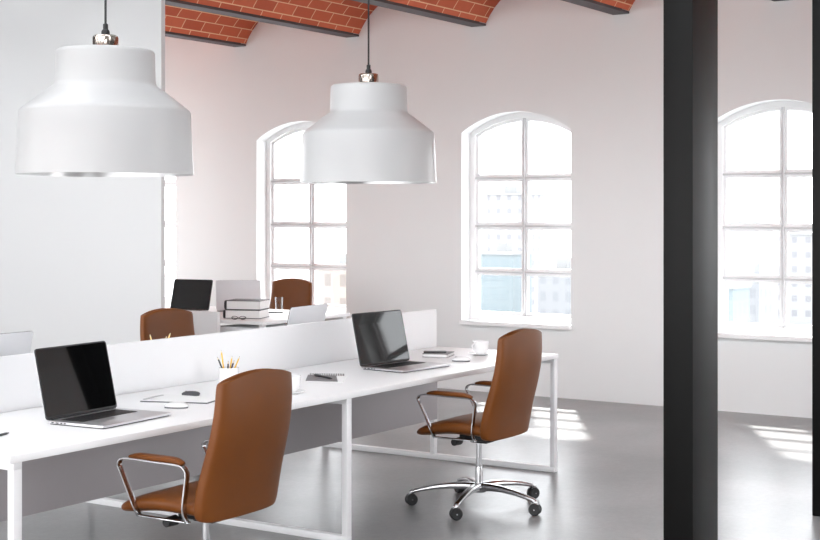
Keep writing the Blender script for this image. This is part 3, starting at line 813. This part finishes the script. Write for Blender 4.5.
# ------------------------------------------------------------------ the city outside
GZ = -25.0
tag(MB().box((150, 60, GZ - 0.5), (700, 700, 1.0)).build('ground', M['ground'], smooth=False), kind='structure')
FM = [facade_mat('facade_white', (0.215, 0.215, 0.215, 1), (0.150, 0.150, 0.158, 1)),
      facade_mat('facade_blue', (0.142, 0.166, 0.174, 1), (0.130, 0.156, 0.166, 1), 2.4, 3.0, 0.35),
      facade_mat('facade_peach', (0.205, 0.178, 0.160, 1), (0.140, 0.122, 0.112, 1), 3.4, 4.2, 1.0),
      facade_mat('facade_grey', (0.165, 0.168, 0.174, 1), (0.140, 0.144, 0.152, 1), 2.6, 3.2, 0.7)]
M['roof_pale'] = simple('pale_roof', (0.20, 0.20, 0.20, 1), 0.9, noise=0.03, nscale=1)
def building(x, y, w, d, top, m, label, rz=0.0):
    t = thing('building', label, 'building', (x, y, GZ), rz, 'buildings outside the windows')
    h = top - GZ
    MB().box((0, 0, h / 2), (w, d, h)).build('facade', FM[m], t, smooth=False)
    MB().box((0, 0, h + 0.25), (w + 0.5, d + 0.5, 0.5)).build('parapet', M['roof_pale'], t, smooth=False)
    MB().box((w * .1, d * .1, h + 1.4), (w * .3, d * .3, 2.0)).build('roof_house', M['roof_pale'], t, smooth=False)
building(244, 135.3, 8, 7.4, -6.6, 1, 'pale blue building low in the window behind the right chair')
building(304, 166.0, 8, 11.8, 6.1, 0, 'white tower rising behind the pale blue building outside')
building(234, 117.0, 8, 7.6, -9.2, 3, 'pale grey building at the right foot of the window behind the right chair')
building(204, 145.0, 8, 10.0, -8.1, 2, 'peach building seen through the window beside the farthest chair')
building(264, 92.5, 8, 7.5, -0.1, 3, 'grey tower in the left panes of the window between the columns')
building(304, 95.0, 8, 9.6, -3.1, 0, 'white building in the right panes of the window between the columns')
building(224, 82.5, 8, 6.0, -10.8, 1, 'low pale blue building at the foot of the window between the columns')

# ------------------------------------------------------------------ light
w = bpy.data.worlds.new('sky'); sc.world = w; w.use_nodes = True
nt = w.node_tree
bg = next(n for n in nt.nodes if n.type == 'BACKGROUND')
tc = nt.nodes.new('ShaderNodeTexCoord'); sp = nt.nodes.new('ShaderNodeSeparateXYZ')
nt.links.new(tc.outputs['Generated'], sp.inputs[0])
rp = nt.nodes.new('ShaderNodeValToRGB')
rp.color_ramp.elements[0].position = 0.0; rp.color_ramp.elements[0].color = (0.985, 0.99, 1.0, 1)
rp.color_ramp.elements[1].position = 0.6; rp.color_ramp.elements[1].color = (0.93, 0.96, 1.0, 1)
nt.links.new(sp.outputs['Z'], rp.inputs['Fac'])
nt.links.new(rp.outputs['Color'], bg.inputs['Color'])
bg.inputs['Strength'].default_value = 1.0

sl = bpy.data.lights.new('sun', 'SUN'); sl.energy = 1.5; sl.angle = R(2.6); sl.color = (1.0, 0.97, 0.93)
so = bpy.data.objects.new('sun', sl); COL.objects.link(so)
so.rotation_euler = Vector((-0.908, -0.51, -1.0)).to_track_quat('-Z', 'Y').to_euler()
so.location = (20, 12, 15)

# portals in the big openings guide the daylight sampling
def portal(name, loc, rot, sx, sy):
    l = bpy.data.lights.new(name, 'AREA'); l.shape = 'RECTANGLE'; l.size = sx; l.size_y = sy
    l.cycles.is_portal = True
    o = bpy.data.objects.new(name, l); COL.objects.link(o); o.location = loc; o.rotation_euler = rot
portal('portal_back', (UW + 0.35, (win_y[0] + win_y[-1] + WIN_W) / 2, 1.58), (R(90), 0, R(90)), win_y[-1] + WIN_W - win_y[0], 1.95)
portal('portal_right', ((-2.4 + 9.5) / 2, ROOM_Y0 - 0.35, 1.62), (R(90), 0, 0), 11.9, 2.7)
for sx0, sx1, rx, rz_ in FILL_SHEDS:
    portal('portal_fill_shed', ((sx0 + rx) / 2, YC, (WALL_TOP + rz_) / 2), (0, math.atan2(rx - sx0, rz_ - WALL_TOP) + R(90), 0), math.hypot(rx - sx0, rz_ - WALL_TOP), YL)
portal('portal_rear', (ROOM_X0 - 0.35, 3.55, 1.62), (R(90), 0, R(-90)), 12.3, 2.7)

# ------------------------------------------------------------------ camera and view
cd = bpy.data.cameras.new('camera'); co = bpy.data.objects.new('camera', cd); COL.objects.link(co)
cd.sensor_width = 36; cd.lens = 1387.1 / 820 * 36; cd.shift_y = -(270 - 213.3) / 820
cd.clip_start = 0.05; cd.clip_end = 900
co.location = (0, 0, H); co.rotation_euler = (R(90), 0, TH - R(90))
sc.camera = co
sc.view_settings.view_transform = 'Standard'; sc.view_settings.look = 'None'
sc.view_settings.gamma = 1.0; sc.view_settings.use_curve_mapping = False
sc.view_settings.exposure = 2.93
sc.cycles.max_bounces = 10; sc.cycles.diffuse_bounces = 6; sc.cycles.glossy_bounces = 5
sc.cycles.transparent_max_bounces = 12
sc.cycles.caustics_reflective = False; sc.cycles.caustics_refractive = False
sc.cycles.sample_clamp_indirect = 6
